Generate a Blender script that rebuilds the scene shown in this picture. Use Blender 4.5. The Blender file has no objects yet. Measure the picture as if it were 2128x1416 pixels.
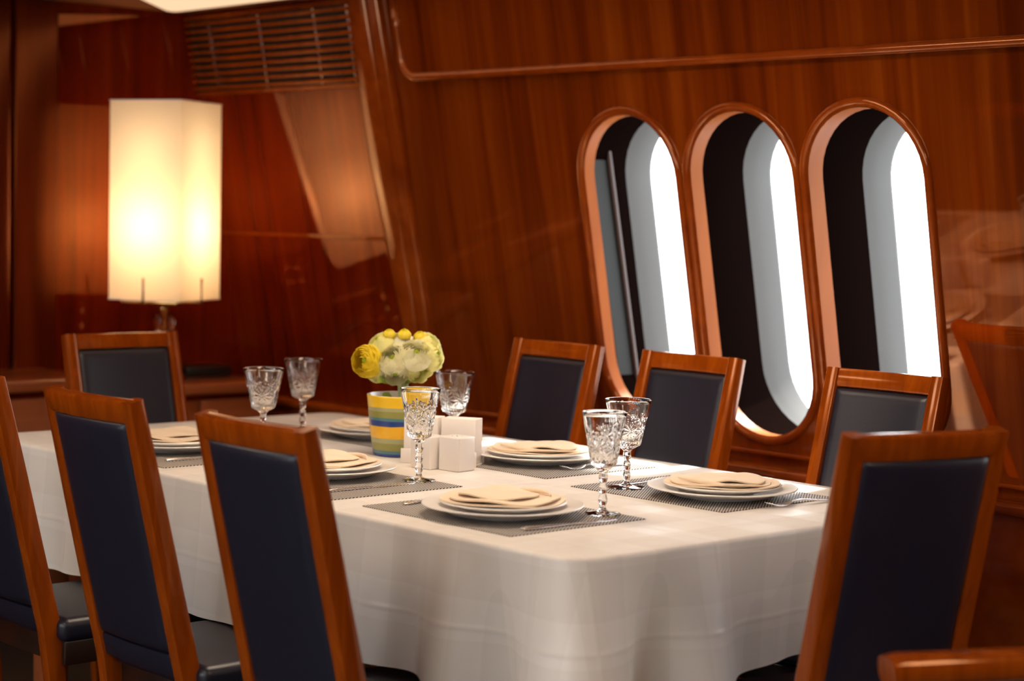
import bpy, bmesh, math, random
from mathutils import Vector, Matrix
R = math.radians
PI = math.pi
SC = bpy.context.scene
COL = SC.collection
random.seed(7)

# ------------------------------------------------------------------ camera, sky, exposure, large lights
cam_data = bpy.data.cameras.new('camera')
cam = bpy.data.objects.new('camera', cam_data)
COL.objects.link(cam)
yaw, pit, rol = R(137.988), R(-3.755), R(1.214)
fwv = Vector((math.cos(yaw)*math.cos(pit), math.sin(yaw)*math.cos(pit), math.sin(pit)))
rt0 = Vector((math.sin(yaw), -math.cos(yaw), 0))
up0 = rt0.cross(fwv)
rt = rt0*math.cos(rol) + up0*math.sin(rol)
upv = -rt0*math.sin(rol) + up0*math.cos(rol)
M = Matrix((rt, upv, -fwv)).transposed().to_4x4()
M.translation = Vector((3.492, -2.818, 1.361))
cam.matrix_world = M
cam_data.sensor_width = 36.0
cam_data.lens = 3998.4/2128*36.0
cam_data.clip_start = 0.02
cam_data.dof.use_dof = True
cam_data.dof.focus_distance = 4.32
cam_data.dof.aperture_fstop = 2.3
SC.camera = cam

SKY = 4.4
world = bpy.data.worlds.new('sky')
SC.world = world
world.use_nodes = True
wn = world.node_tree.nodes
wl = world.node_tree.links
wn.clear()
wo = wn.new('ShaderNodeOutputWorld')
wb = wn.new('ShaderNodeBackground')
wb.inputs['Color'].default_value = (0.97, 0.985, 1.0, 1)
wb.inputs['Strength'].default_value = SKY
wl.new(wb.outputs[0], wo.inputs[0])

sd = bpy.data.lights.new('sun', 'SUN')
sd.energy = 9.0; sd.angle = R(2.5); sd.color = (1.0, .95, .86)
sun = bpy.data.objects.new('sun', sd); COL.objects.link(sun)
sun.rotation_euler = Vector((.12, -.74, -.66)).to_track_quat('-Z', 'Y').to_euler()
sun.location = (0, 6, 6)

SC.view_settings.view_transform = 'Standard'
SC.view_settings.look = 'None'
SC.view_settings.gamma = 1.0
SC.view_settings.use_curve_mapping = False
SC.view_settings.exposure = 0.74
CEIL_FILL = 9.0          # strength of the unseen ceiling panels added to light the room
LAMP_W = 2.4             # watts of the lamp's bulb
WARM = (1.0, 0.66, 0.36)

# ------------------------------------------------------------------ small helpers
def lin(c):
    return tuple(((x/255)/12.92 if x/255 <= .04045 else ((x/255+.055)/1.055)**2.4) for x in c) + (1,)

def new_mat(name):
    m = bpy.data.materials.new(name)
    m.use_nodes = True
    nt = m.node_tree
    b = nt.nodes['Principled BSDF']
    return m, nt, b

def plain(name, col, rough=.5, metal=0, coat=0, coat_rough=.05, spec=.5):
    m, nt, b = new_mat(name)
    b.inputs['Base Color'].default_value = (*col[:3], 1)
    b.inputs['Roughness'].default_value = rough
    b.inputs['Metallic'].default_value = metal
    b.inputs['Coat Weight'].default_value = coat
    b.inputs['Coat Roughness'].default_value = coat_rough
    b.inputs['Specular IOR Level'].default_value = spec
    return m

def wood(name, dark, mid, light, scale=(9, 9, .5), band=(5, 5, .12), rough=.35, coat=.8, coat_rough=.06, rot=(0, 0, 0), coat_ior=1.5, tint=None, ior=2.0):
    m, nt, b = new_mat(name)
    N, L = nt.nodes, nt.links
    tc = N.new('ShaderNodeTexCoord')
    mp = N.new('ShaderNodeMapping'); mp.inputs['Scale'].default_value = scale; mp.inputs['Rotation'].default_value = rot
    L.new(tc.outputs['Object'], mp.inputs['Vector'])
    n1 = N.new('ShaderNodeTexNoise'); n1.inputs['Scale'].default_value = 2.2; n1.inputs['Detail'].default_value = 7
    n1.inputs['Distortion'].default_value = .6
    L.new(mp.outputs[0], n1.inputs['Vector'])
    mp2 = N.new('ShaderNodeMapping'); mp2.inputs['Scale'].default_value = band; mp2.inputs['Rotation'].default_value = rot
    L.new(tc.outputs['Object'], mp2.inputs['Vector'])
    n2 = N.new('ShaderNodeTexNoise'); n2.inputs['Scale'].default_value = 1.4; n2.inputs['Detail'].default_value = 3
    L.new(mp2.outputs[0], n2.inputs['Vector'])
    ad = N.new('ShaderNodeMix'); ad.data_type = 'FLOAT'; ad.inputs[0].default_value = .5
    L.new(n1.outputs['Fac'], ad.inputs[2]); L.new(n2.outputs['Fac'], ad.inputs[3])
    cr = N.new('ShaderNodeValToRGB')
    e = cr.color_ramp.elements
    e[0].position = .36; e[0].color = (*dark[:3], 1)
    e[1].position = .66; e[1].color = (*light[:3], 1)
    k = e.new(.51); k.color = (*mid[:3], 1)
    L.new(ad.outputs[0], cr.inputs[0])
    L.new(cr.outputs[0], b.inputs['Base Color'])
    b.inputs['Roughness'].default_value = rough
    b.inputs['Coat Weight'].default_value = coat
    b.inputs['Coat Roughness'].default_value = coat_rough
    b.inputs['Coat IOR'].default_value = coat_ior
    if tint:
        b.inputs['IOR'].default_value = ior
        b.inputs['Specular Tint'].default_value = (*tint, 1)
    bp = N.new('ShaderNodeBump'); bp.inputs['Strength'].default_value = (.0 if tint else .03); bp.inputs['Distance'].default_value = .002
    L.new(n1.outputs['Fac'], bp.inputs['Height']); L.new(bp.outputs[0], b.inputs['Normal'])
    return m

def obj_from(name, bm, mat=None, parent=None, smooth=False, loc=None):
    me = bpy.data.meshes.new(name)
    bm.normal_update()
    bm.to_mesh(me); bm.free()
    if smooth:
        for p in me.polygons: p.use_smooth = True
    o = bpy.data.objects.new(name, me)
    COL.objects.link(o)
    if mat: me.materials.append(mat)
    if parent: o.parent = parent
    if loc: o.location = loc
    return o

def shade_auto(o, ang=35):
    me = o.data
    for p in me.polygons: p.use_smooth = True
    me.set_sharp_from_angle(angle=R(ang))
    return o

def empty(name, loc=(0, 0, 0), rz=0):
    o = bpy.data.objects.new(name, None)
    o.location = loc; o.rotation_euler = (0, 0, rz); o.empty_display_size = .05
    COL.objects.link(o)
    return o

def tag(o, label=None, cat=None, group=None, kind=None):
    if label: o['label'] = label
    if cat: o['category'] = cat
    if group: o['group'] = group
    if kind: o['kind'] = kind
    return o

def copy_tree(o, parent=None):
    c = o.copy(); COL.objects.link(c)
    if parent: c.parent = parent
    for ch in list(o.children): copy_tree(ch, c)
    return c

def bm_box(bm, c, s, bevel=0, seg=2, mat=None):
    r = bmesh.ops.create_cube(bm, size=1)
    vs = r['verts']
    for v in vs:
        v.co = Vector((v.co.x*s[0], v.co.y*s[1], v.co.z*s[2]))
    if bevel > 0:
        es = list({e for v in vs for e in v.link_edges})
        rb = bmesh.ops.bevel(bm, geom=es, offset=bevel, segments=seg, affect='EDGES', profile=.5)
        vs = list({v for f in rb['faces'] for v in f.verts} | {v for v in vs if v.is_valid})
    for v in vs:
        co = v.co
        if mat: co = mat @ co
        v.co = co + Vector(c)
    return vs

def box(name, c, s, mat, parent=None, bevel=.004, seg=2, rot=None):
    bm = bmesh.new()
    bm_box(bm, (0, 0, 0), s, bevel, seg)
    o = obj_from(name, bm, mat, parent)
    o.location = c
    if rot: o.rotation_euler = rot
    if bevel: shade_auto(o)
    return o

def sweep(bm, pts, w, d, bev=.004, xdir=Vector((1, 0, 0)), closed_ends=True):
    """rounded rectangular section (w along xdir, d across) along pts; w and d may be lists."""
    n = len(pts)
    pts = [Vector(p) for p in pts]
    rings = []
    for i, p in enumerate(pts):
        t = (pts[min(i+1, n-1)] - pts[max(i-1, 0)]).normalized()
        x = (xdir - t*xdir.dot(t)).normalized()
        y = t.cross(x).normalized()
        ww = (w[i] if isinstance(w, (list, tuple)) else w)/2
        dd = (d[i] if isinstance(d, (list, tuple)) else d)/2
        b = min(bev, ww*.9, dd*.9)
        k = b*.3
        prof = [(ww-b, dd), (ww-k, dd-k), (ww, dd-b), (ww, -dd+b), (ww-k, -dd+k), (ww-b, -dd),
                (-ww+b, -dd), (-ww+k, -dd+k), (-ww, -dd+b), (-ww, dd-b), (-ww+k, dd-k), (-ww+b, dd)]
        rings.append([bm.verts.new(p + x*a + y*c) for a, c in prof])
    for a, b2 in zip(rings, rings[1:]):
        m = len(a)
        for j in range(m):
            bm.faces.new((a[j], a[(j+1) % m], b2[(j+1) % m], b2[j]))
    if closed_ends:
        bm.faces.new(list(reversed(rings[0]))); bm.faces.new(rings[-1])
    bmesh.ops.recalc_face_normals(bm, faces=bm.faces)

def lathe(bm, prof, seg=48, fn=None, close=False):
    rings = []
    for (r, z) in prof:
        if r < 1e-6:
            rings.append([bm.verts.new((0, 0, z))])
        else:
            ring = []
            for j in range(seg):
                a = 2*PI*j/seg
                rr = fn(r, z, a) if fn else r
                ring.append(bm.verts.new((rr*math.cos(a), rr*math.sin(a), z)))
            rings.append(ring)
    pairs = list(zip(rings, rings[1:]))
    for a, b in pairs:
        if len(a) == 1 and len(b) == 1: continue
        for j in range(seg):
            k = (j+1) % seg
            if len(a) == 1: bm.faces.new((a[0], b[j], b[k]))
            elif len(b) == 1: bm.faces.new((a[j], a[k], b[0]))
            else: bm.faces.new((a[j], a[k], b[k], b[j]))
    bmesh.ops.recalc_face_normals(bm, faces=bm.faces)

def tube(bm, pts, r, seg=8):
    pts = [Vector(p) for p in pts]
    n = len(pts); rings = []
    ref = Vector((0.3, .2, 1)).normalized()
    for i, p in enumerate(pts):
        t = (pts[min(i+1, n-1)] - pts[max(i-1, 0)]).normalized()
        if abs(t.dot(ref)) > .98: ref = Vector((1, 0, 0))
        x = (ref - t*ref.dot(t)).normalized(); y = t.cross(x)
        rr = r[i] if isinstance(r, (list, tuple)) else r
        rings.append([bm.verts.new(p + x*rr*math.cos(2*PI*j/seg) + y*rr*math.sin(2*PI*j/seg)) for j in range(seg)])
    for a, b in zip(rings, rings[1:]):
        for j in range(seg):
            bm.faces.new((a[j], a[(j+1) % seg], b[(j+1) % seg], b[j]))
    bm.faces.new(list(reversed(rings[0]))); bm.faces.new(rings[-1])
    bmesh.ops.recalc_face_normals(bm, faces=bm.faces)

# ------------------------------------------------------------------ materials
M_wall = wood('mahogany_veneer', (.080, .0105, .0009), (.150, .0225, .0014), (.235, .045, .003),
              scale=(9, .35, 9), band=(5, .08, 5), rough=.03, coat=.15, coat_rough=.01, coat_ior=1.5, tint=(1, .38, .10))
M_endwall = wood('mahogany_veneer_end', (.07, .0045, .001), (.12, .008, .0013), (.17, .016, .002),
                 scale=(9, 9, .4), band=(5, 5, .1), rough=.03, coat=.10, coat_rough=.01, coat_ior=1.5, tint=(1, .32, .07))
M_bay = wood('red_mahogany_bay', (.085, .0055, .0009), (.135, .0105, .0012), (.19, .020, .002),
             scale=(9, .35, 9), band=(4, .08, 4), rough=.03, coat=.12, coat_rough=.01, tint=(1, .34, .08))
M_trim = wood('mahogany_trim', (.17, .025, .002), (.23, .038, .003), (.29, .055, .004),
              scale=(6, 6, 6), band=(2, 2, 2), rough=.12, coat=.35, coat_rough=.03, tint=(1, .45, .15), ior=1.7)
M_reveal = wood('window_reveal_wood', (.34, .075, .0015), (.40, .095, .002), (.46, .12, .003),
                scale=(6, 6, 1), band=(2, 2, 1), rough=.45, coat=.0, coat_rough=.08)
M_reveal.node_tree.nodes['Principled BSDF'].inputs['Specular IOR Level'].default_value = .12
M_chair = wood('chair_cherry_wood', (.18, .028, .0012), (.255, .044, .0018), (.32, .065, .003),
               scale=(22, 22, 1.3), band=(4, 4, .5), rough=.16, coat=.22, coat_rough=.06, tint=(1, .45, .15), ior=1.6)
M_darkwood = wood('dark_chair_wood', (.012, .004, .002), (.02, .006, .003), (.028, .009, .004), rough=.4, coat=.3)
M_side = wood('sideboard_wood', (.24, .06, .018), (.34, .09, .028), (.42, .13, .045),
              scale=(8, .8, 8), band=(3, .5, 3), rough=.3, coat=.8, coat_rough=.08)

def leather():
    m, nt, b = new_mat('black_leather')
    N, L = nt.nodes, nt.links
    b.inputs['Base Color'].default_value = (.010, .010, .021, 1)
    b.inputs['Roughness'].default_value = .36
    b.inputs['Specular IOR Level'].default_value = .5
    v = N.new('ShaderNodeTexVoronoi'); v.inputs['Scale'].default_value = 260
    tc = N.new('ShaderNodeTexCoord'); L.new(tc.outputs['Object'], v.inputs['Vector'])
    bp = N.new('ShaderNodeBump'); bp.inputs['Strength'].default_value = .12; bp.inputs['Distance'].default_value = .001
    L.new(v.outputs['Distance'], bp.inputs['Height']); L.new(bp.outputs[0], b.inputs['Normal'])
    return m
M_leather = leather()

def cloth_mat():
    m, nt, b = new_mat('damask_tablecloth')
    N, L = nt.nodes, nt.links
    tc = N.new('ShaderNodeTexCoord')
    sp = N.new('ShaderNodeSeparateXYZ'); L.new(tc.outputs['Object'], sp.inputs[0])
    # woven satin checks: wide bands crossing each other
    def bands(sock, period, width):
        a = N.new('ShaderNodeMath'); a.operation = 'PINGPONG'; a.inputs[1].default_value = period
        L.new(sock, a.inputs[0])
        g = N.new('ShaderNodeMath'); g.operation = 'GREATER_THAN'; g.inputs[1].default_value = width
        L.new(a.outputs[0], g.inputs[0]); return g.outputs[0]
    bx = bands(sp.outputs['X'], .10, .055)
    by = bands(sp.outputs['Y'], .10, .055)
    bz = bands(sp.outputs['Z'], .085, .045)
    s1 = N.new('ShaderNodeMath'); s1.operation = 'ADD'; L.new(bx, s1.inputs[0]); L.new(by, s1.inputs[1])
    s2 = N.new('ShaderNodeMath'); s2.operation = 'ADD'; L.new(s1.outputs[0], s2.inputs[0]); L.new(bz, s2.inputs[1])
    mr = N.new('ShaderNodeMapRange'); mr.inputs[1].default_value = 0; mr.inputs[2].default_value = 3
    mr.inputs[3].default_value = .72; mr.inputs[4].default_value = .36
    L.new(s2.outputs[0], mr.inputs[0]); L.new(mr.outputs[0], b.inputs['Roughness'])
    cr = N.new('ShaderNodeMix'); cr.data_type = 'RGBA'
    mc = N.new('ShaderNodeMapRange'); mc.inputs[1].default_value = 0; mc.inputs[2].default_value = 3
    L.new(s2.outputs[0], mc.inputs[0]); L.new(mc.outputs[0], cr.inputs[0])
    cr.inputs[6].default_value = (.70, .65, .60, 1); cr.inputs[7].default_value = (.82, .775, .73, 1)
    L.new(cr.outputs[2], b.inputs['Base Color'])
    n = N.new('ShaderNodeTexNoise'); n.inputs['Scale'].default_value = 5; n.inputs['Detail'].default_value = 2
    L.new(tc.outputs['Object'], n.inputs['Vector'])
    bp = N.new('ShaderNodeBump'); bp.inputs['Strength'].default_value = .35; bp.inputs['Distance'].default_value = .02
    L.new(n.outputs['Fac'], bp.inputs['Height'])
    # ironed fold lines left in the cloth
    def crease(sock, period, off):
        a0 = N.new('ShaderNodeMath'); a0.operation = 'ADD'; a0.inputs[1].default_value = off; L.new(sock, a0.inputs[0])
        a = N.new('ShaderNodeMath'); a.operation = 'PINGPONG'; a.inputs[1].default_value = period; L.new(a0.outputs[0], a.inputs[0])
        g = N.new('ShaderNodeMapRange'); g.interpolation_type = 'SMOOTHSTEP'
        g.inputs[1].default_value = 0; g.inputs[2].default_value = .009; g.inputs[3].default_value = 1; g.inputs[4].default_value = 0
        L.new(a.outputs[0], g.inputs[0]); return g.outputs[0]
    c1 = crease(sp.outputs['X'], .17, .05); c2 = crease(sp.outputs['Y'], .17, .09); c3 = crease(sp.outputs['Z'], .15, .02)
    m1 = N.new('ShaderNodeMath'); m1.operation = 'MAXIMUM'; L.new(c1, m1.inputs[0]); L.new(c2, m1.inputs[1])
    m2 = N.new('ShaderNodeMath'); m2.operation = 'MAXIMUM'; L.new(m1.outputs[0], m2.inputs[0]); L.new(c3, m2.inputs[1])
    b2 = N.new('ShaderNodeBump'); b2.inputs['Strength'].default_value = .28; b2.inputs['Distance'].default_value = .004
    L.new(m2.outputs[0], b2.inputs['Height']); L.new(bp.outputs[0], b2.inputs['Normal']); L.new(b2.outputs[0], b.inputs['Normal'])
    b.inputs['Sheen Weight'].default_value = .15
    return m
M_cloth = cloth_mat()

def mat_mat():
    m, nt, b = new_mat('woven_placemat')
    N, L = nt.nodes, nt.links
    tc = N.new('ShaderNodeTexCoord')
    mp = N.new('ShaderNodeMapping'); mp.inputs['Rotation'].default_value = (0, 0, R(-37))
    L.new(tc.outputs['Object'], mp.inputs[0])
    w = N.new('ShaderNodeTexWave'); w.wave_type = 'BANDS'; w.bands_direction = 'X'
    w.inputs['Scale'].default_value = 54; w.inputs['Distortion'].default_value = 0
    L.new(mp.outputs[0], w.inputs[0])
    cr = N.new('ShaderNodeValToRGB'); e = cr.color_ramp.elements
    e[0].position = .35; e[0].color = (.025, .022, .026, 1); e[1].position = .6; e[1].color = (.55, .51, .47, 1)
    L.new(w.outputs['Fac'], cr.inputs[0]); L.new(cr.outputs[0], b.inputs['Base Color'])
    b.inputs['Roughness'].default_value = .5
    bp = N.new('ShaderNodeBump'); bp.inputs['Strength'].default_value = .4; bp.inputs['Distance'].default_value = .0008
    L.new(w.outputs['Fac'], bp.inputs['Height']); L.new(bp.outputs[0], b.inputs['Normal'])
    return m
M_mat = mat_mat()
M_china = plain('white_china', (.90, .87, .84), .32, coat=.25, coat_rough=.08)
M_ceramic = plain('white_ceramic', (.86, .81, .78), .3, coat=.3)
M_paper = plain('paper_napkin', (.88, .82, .77), .85)

def napkin_mat():
    m, nt, b = new_mat('peach_linen')
    N, L = nt.nodes, nt.links
    n = N.new('ShaderNodeTexNoise'); n.inputs['Scale'].default_value = 14
    tc = N.new('ShaderNodeTexCoord'); L.new(tc.outputs['Object'], n.inputs['Vector'])
    cr = N.new('ShaderNodeValToRGB'); e = cr.color_ramp.elements
    e[0].color = (.82, .62, .42, 1); e[1].color = (.90, .76, .58, 1)
    L.new(n.outputs['Fac'], cr.inputs[0]); L.new(cr.outputs[0], b.inputs['Base Color'])
    b.inputs['Roughness'].default_value = .7; b.inputs['Sheen Weight'].default_value = .2
    return m
M_napkin = napkin_mat()
M_silver = plain('silver', (.86, .84, .84), .26, metal=1)
M_brass = plain('brass', (.75, .45, .16), .2, metal=1)
M_chrome = plain('aluminium_grey', (.5, .45, .43), .25, metal=1)
M_dark = plain('dark_void', (.008, .005, .004), .7)
M_blackbox = plain('black_lacquer', (.01, .008, .008), .3)
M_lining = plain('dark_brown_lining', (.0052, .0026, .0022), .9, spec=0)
M_lining_grey = plain('grey_tube_end', (.115, .115, .115), .8, spec=.1)  # lighter grey than the lining, for the outer end of the tube
M_panelgrey = plain('dark_grey_blind_panel', (.022, .025, .024), .6, spec=.2)
M_blindedge = plain('brown_blind_edge', (.09, .06, .055), .6)
M_endpost = wood('mahogany_pilaster', (.045, .004, .001), (.07, .007, .0015), (.10, .012, .002), scale=(9, 9, .4), band=(5, 5, .1), rough=.25, coat=.0, coat_rough=.08, tint=(.8, .25, .08))
M_floor = wood('dark_carpet_wood', (.005, .003, .002), (.008, .0045, .003), (.011, .006, .004), rough=.6, coat=0)
M_ceil = plain('ceiling_board', (.30, .12, .05), .5, coat=.3, coat_rough=.2)

def glass_mat(name='crystal_glass', col=(.97, .975, .98), ior=1.5):
    m, nt, b = new_mat(name)
    N, L = nt.nodes, nt.links
    b.inputs['Base Color'].default_value = (*col, 1)
    b.inputs['Transmission Weight'].default_value = 1
    b.inputs['Roughness'].default_value = .0
    b.inputs['IOR'].default_value = ior
    return m
M_glass = glass_mat()

def pane_mat():
    m = bpy.data.materials.new('window_glazing'); m.use_nodes = True
    N, L = m.node_tree.nodes, m.node_tree.links
    N.clear()
    o = N.new('ShaderNodeOutputMaterial'); t = N.new('ShaderNodeBsdfTransparent'); g = N.new('ShaderNodeBsdfGlossy')
    t.inputs['Color'].default_value = (.97, .985, .98, 1)
    g.inputs['Roughness'].default_value = .02
    f = N.new('ShaderNodeFresnel'); f.inputs['IOR'].default_value = 1.45
    mx = N.new('ShaderNodeMixShader')
    L.new(f.outputs[0], mx.inputs[0]); L.new(t.outputs[0], mx.inputs[1]); L.new(g.outputs[0], mx.inputs[2])
    L.new(mx.outputs[0], o.inputs[0])
    return m
M_pane = pane_mat()

def emit_mat(name, col, strength):
    m = bpy.data.materials.new(name); m.use_nodes = True
    N, L = m.node_tree.nodes, m.node_tree.links
    N.clear()
    o = N.new('ShaderNodeOutputMaterial'); e = N.new('ShaderNodeEmission')
    e.inputs['Color'].default_value = (*col, 1); e.inputs['Strength'].default_value = strength
    L.new(e.outputs[0], o.inputs[0]); return m
M_diffuser = emit_mat('added_fill_diffuser', (1.0, .79, .58), CEIL_FILL)
M_diffuser_dim = emit_mat('dim_cream_diffuser', (1.0, .66, .40), 0.66)

def shade_mat():
    m = bpy.data.materials.new('linen_lampshade'); m.use_nodes = True
    N, L = m.node_tree.nodes, m.node_tree.links
    N.clear()
    o = N.new('ShaderNodeOutputMaterial'); t = N.new('ShaderNodeBsdfTranslucent'); d = N.new('ShaderNodeBsdfDiffuse')
    t.inputs['Color'].default_value = (.97, .87, .72, 1); d.inputs['Color'].default_value = (.9, .84, .74, 1)
    mx = N.new('ShaderNodeMixShader'); mx.inputs[0].default_value = .35
    L.new(t.outputs[0], mx.inputs[1]); L.new(d.outputs[0], mx.inputs[2]); L.new(mx.outputs[0], o.inputs[0])
    return m
M_shade = shade_mat()

# ------------------------------------------------------------------ the leaning window wall
T = .20; YW = 1.20                       # wall plane: y = YW + T*(1-z)
def wy(z): return YW + T*(1-z)
K = math.sqrt(1+T*T)
CEIL = 2.06
XL, XR = -2.52, 5.2
YF = -4.3                                # opposite wall at z=1
def wall_matrix(flip=False):
    # local x along the wall, local y up the slope (0 at z=0), local z into the room
    if not flip:
        m = Matrix(((1, 0, 0, 0), (0, -T/K, -1/K, wy(0)), (0, 1/K, -T/K, 0), (0, 0, 0, 1)))
    else:
        m = Matrix(((-1, 0, 0, 0), (0, T/K, 1/K, YF-T), (0, 1/K, -T/K, 0), (0, 0, 0, 1)))
    return m

def stadium(cx, z0, z1, w, n=20):
    """list of (x, slope coordinate) around an upright stadium"""
    r = w/2; pts = []
    s0, s1 = z0*K + r, z1*K - r
    for i in range(n+1):
        a = PI + PI*i/n
        pts.append((cx + r*math.cos(a), s0 + r*math.sin(a)))
    for i in range(n+1):
        a = PI*i/n
        pts.append((cx + r*math.cos(a), s1 + r*math.sin(a)))
    return pts

def plate_with_holes(name, outer, holes, depth, mat, matrix):
    cu = bpy.data.curves.new(name, 'CURVE'); cu.dimensions = '2D'; cu.fill_mode = 'BOTH'
    for loop in [outer] + holes:
        s = cu.splines.new('POLY'); s.points.add(len(loop)-1); s.use_cyclic_u = True
        for p, (x, y) in zip(s.points, loop): p.co = (x, y, 0, 1)
    cu.extrude = depth/2
    tmp = bpy.data.objects.new(name+'_c', cu); COL.objects.link(tmp)
    dg = bpy.context.evaluated_depsgraph_get()
    me = bpy.data.meshes.new_from_object(tmp.evaluated_get(dg))
    bpy.data.objects.remove(tmp)
    me.transform(Matrix.Translation((0, 0, -depth/2)))
    o = bpy.data.objects.new(name, me); COL.objects.link(o)
    me.materials.clear(); me.materials.append(mat)
    o.matrix_world = matrix
    return o

WW = .365; WZ0, WZ1 = .765, 1.648
WIN = [-.380, .040, .455]
WIN_EXTRA = [1.62, 2.035, 2.45, 3.3, 3.715]
RIM = .014
holes = [stadium(c, WZ0-RIM, WZ1+RIM, WW+2*RIM) for c in WIN+WIN_EXTRA]
outer = [(XL-.3, -.05), (XR+.1, -.05), (XR+.1, CEIL*K+.1), (XL-.3, CEIL*K+.1)]
wb_ = plate_with_holes('wall_back', outer, holes, .05, M_wall, wall_matrix())
tag(wb_, kind='structure')
WINF = [-4.2, -3.1, -2.0, -.9, .2, 1.3]
WF_W, WF0, WF1 = .80, .72, 1.75
outerf = [(-XR-.1, -.05), (-XL+.3, -.05), (-XL+.3, CEIL*K+.1), (-XR-.1, CEIL*K+.1)]
wf_ = plate_with_holes('wall_front', outerf, [stadium(c, WF0, WF1, WF_W) for c in WINF], .05, M_wall, wall_matrix(True))
tag(wf_, kind='structure')

def loft(bm, loops, close=True):
    rings = [[bm.verts.new(p) for p in lp] for lp in loops]
    for a, b in zip(rings, rings[1:]):
        n = len(a)
        for j in range(n):
            bm.faces.new((a[j], a[(j+1) % n], b[(j+1) % n], b[j]))
    return rings

def window(idx, cx, w, z0, z1, d0, d1, d2, sgn=1, detail=True, n=20):
    """loops are offset horizontally outwards (+y for the window wall)"""
    root = empty('window_%d' % idx, (0, 0, 0))
    tag(root, kind='structure')
    def loop(grow, dy, out=0):
        pts = []
        for x, s in stadium(cx, z0-grow, z1+grow, w+2*grow, n):
            z = s/K
            if sgn > 0: pts.append((x, wy(z)+dy, z))
            else: pts.append((x, (YF - T*(1-z)) - dy, z))
        return pts
    bm = bmesh.new()
    # rounded bezel standing proud of the veneer, running into the reveal
    loft(bm, [loop(.026, .0), loop(.0245, -.006), loop(.018, -.011), loop(.010, -.011), loop(.003, -.006), loop(0, .004)])
    shade_auto(obj_from('bezel', bm, M_trim, root), 60)
    bm = bmesh.new()
    loft(bm, [loop(0, .002), loop(0, d0), loop(.02, d0)])
    shade_auto(obj_from('reveal', bm, M_reveal, root), 40)
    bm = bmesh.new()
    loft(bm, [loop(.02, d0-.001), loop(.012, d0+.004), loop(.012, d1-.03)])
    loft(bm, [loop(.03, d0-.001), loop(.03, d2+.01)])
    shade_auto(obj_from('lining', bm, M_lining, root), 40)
    bm = bmesh.new()
    loft(bm, [loop(.012, d1-.031), loop(.008, d1-.005), loop(.004, d1+.02), loop(.003, d2), loop(.03, d2+.01)])
    shade_auto(obj_from('outer_frame', bm, M_lining_grey, root), 50)
    bm = bmesh.new()
    vs = [bm.verts.new(p) for p in loop(.0, d2-.006)]
    bm.faces.new(vs)
    obj_from('pane', bm, M_pane, root)
    return root
DEP = [(.042, .215, .285), (.050, .265, .345), (.060, .275, .360)]
for i, c in enumerate(WIN):
    wroot = window(i+1, c, WW, WZ0, WZ1, *DEP[i])
    if i == 0:
        # upright edge of a dark blind panel seen inside the leftmost porthole
        bm = bmesh.new()
        x0 = c - WW/2 - .01
        for (xa, ya, yb, h) in ((x0, .05, .11, .0),):
            sweep(bm, [(xa+.004, wy(WZ0)+.078, WZ0+.02), (xa+.004, wy(WZ1)+.078, WZ1-.04)], .006, .064, .002)
        obj_from('blind_panel', bm, M_panelgrey, wroot)
        bm = bmesh.new()
        sweep(bm, [(x0+.012, wy(WZ0)+.118, WZ0+.02), (x0+.012, wy(WZ1)+.118, WZ1-.04)], .012, .012, .003)
        obj_from('blind_edge', bm, M_blindedge, wroot)
for i, c in enumerate(WIN_EXTRA):
    window(4+i, c, WW, WZ0, WZ1, .055, .27, .35, n=10)
for i, c in enumerate(WINF):
    window(4+len(WIN_EXTRA)+i, -c, WF_W, WF0, WF1, .05, .12, .16, sgn=-1, n=10)

# ------------------------------------------------------------------ room shell
def quad(name, pts, mat, thick=.04, kind='structure'):
    bm = bmesh.new()
    f = bm.faces.new([bm.verts.new(p) for p in pts])
    o = obj_from(name, bm, mat)
    md = o.modifiers.new('t', 'SOLIDIFY'); md.thickness = thick; md.offset = -1
    if kind: tag(o, kind=kind)
    return o
# end wall (left of the picture), outline follows the leaning side walls
quad('wall_left', [(XL, wy(0)+.1, -.02), (XL, YF-T-.1, -.02), (XL, YF+T*1.06+.1, CEIL+.02), (XL, wy(CEIL)+.1, CEIL+.02)][::-1], M_endwall)
quad('wall_right', [(XR, wy(0)+.1, -.02), (XR, YF-T-.1, -.02), (XR, YF+T*1.06+.1, CEIL+.02), (XR, wy(CEIL)+.1, CEIL+.02)], M_endwall)
quad('floor', [(XL-.1, YF-T-.2, 0), (XR+.1, YF-T-.2, 0), (XR+.1, wy(0)+.2, 0), (XL-.1, wy(0)+.2, 0)], M_floor)
quad('ceiling', [(XL-.1, YF-.2, CEIL), (XR+.1, YF-.2, CEIL), (XR+.1, wy(CEIL)+.2, CEIL), (XL-.1, wy(CEIL)+.2, CEIL)][::-1], M_ceil)

def wall_piece(name, x0, x1, z0, z1, proud, mat, bevel=.008, kind='structure', parent=None):
    bm = bmesh.new()
    bm_box(bm, ((x0+x1)/2, (z0+z1)/2*K, proud/2-.004), (x1-x0, (z1-z0)*K, proud+.008), bevel, 3)
    o = obj_from(name, bm, mat, parent)
    o.matrix_world = wall_matrix()
    shade_auto(o)
    if kind: tag(o, kind=kind)
    return o
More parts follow.
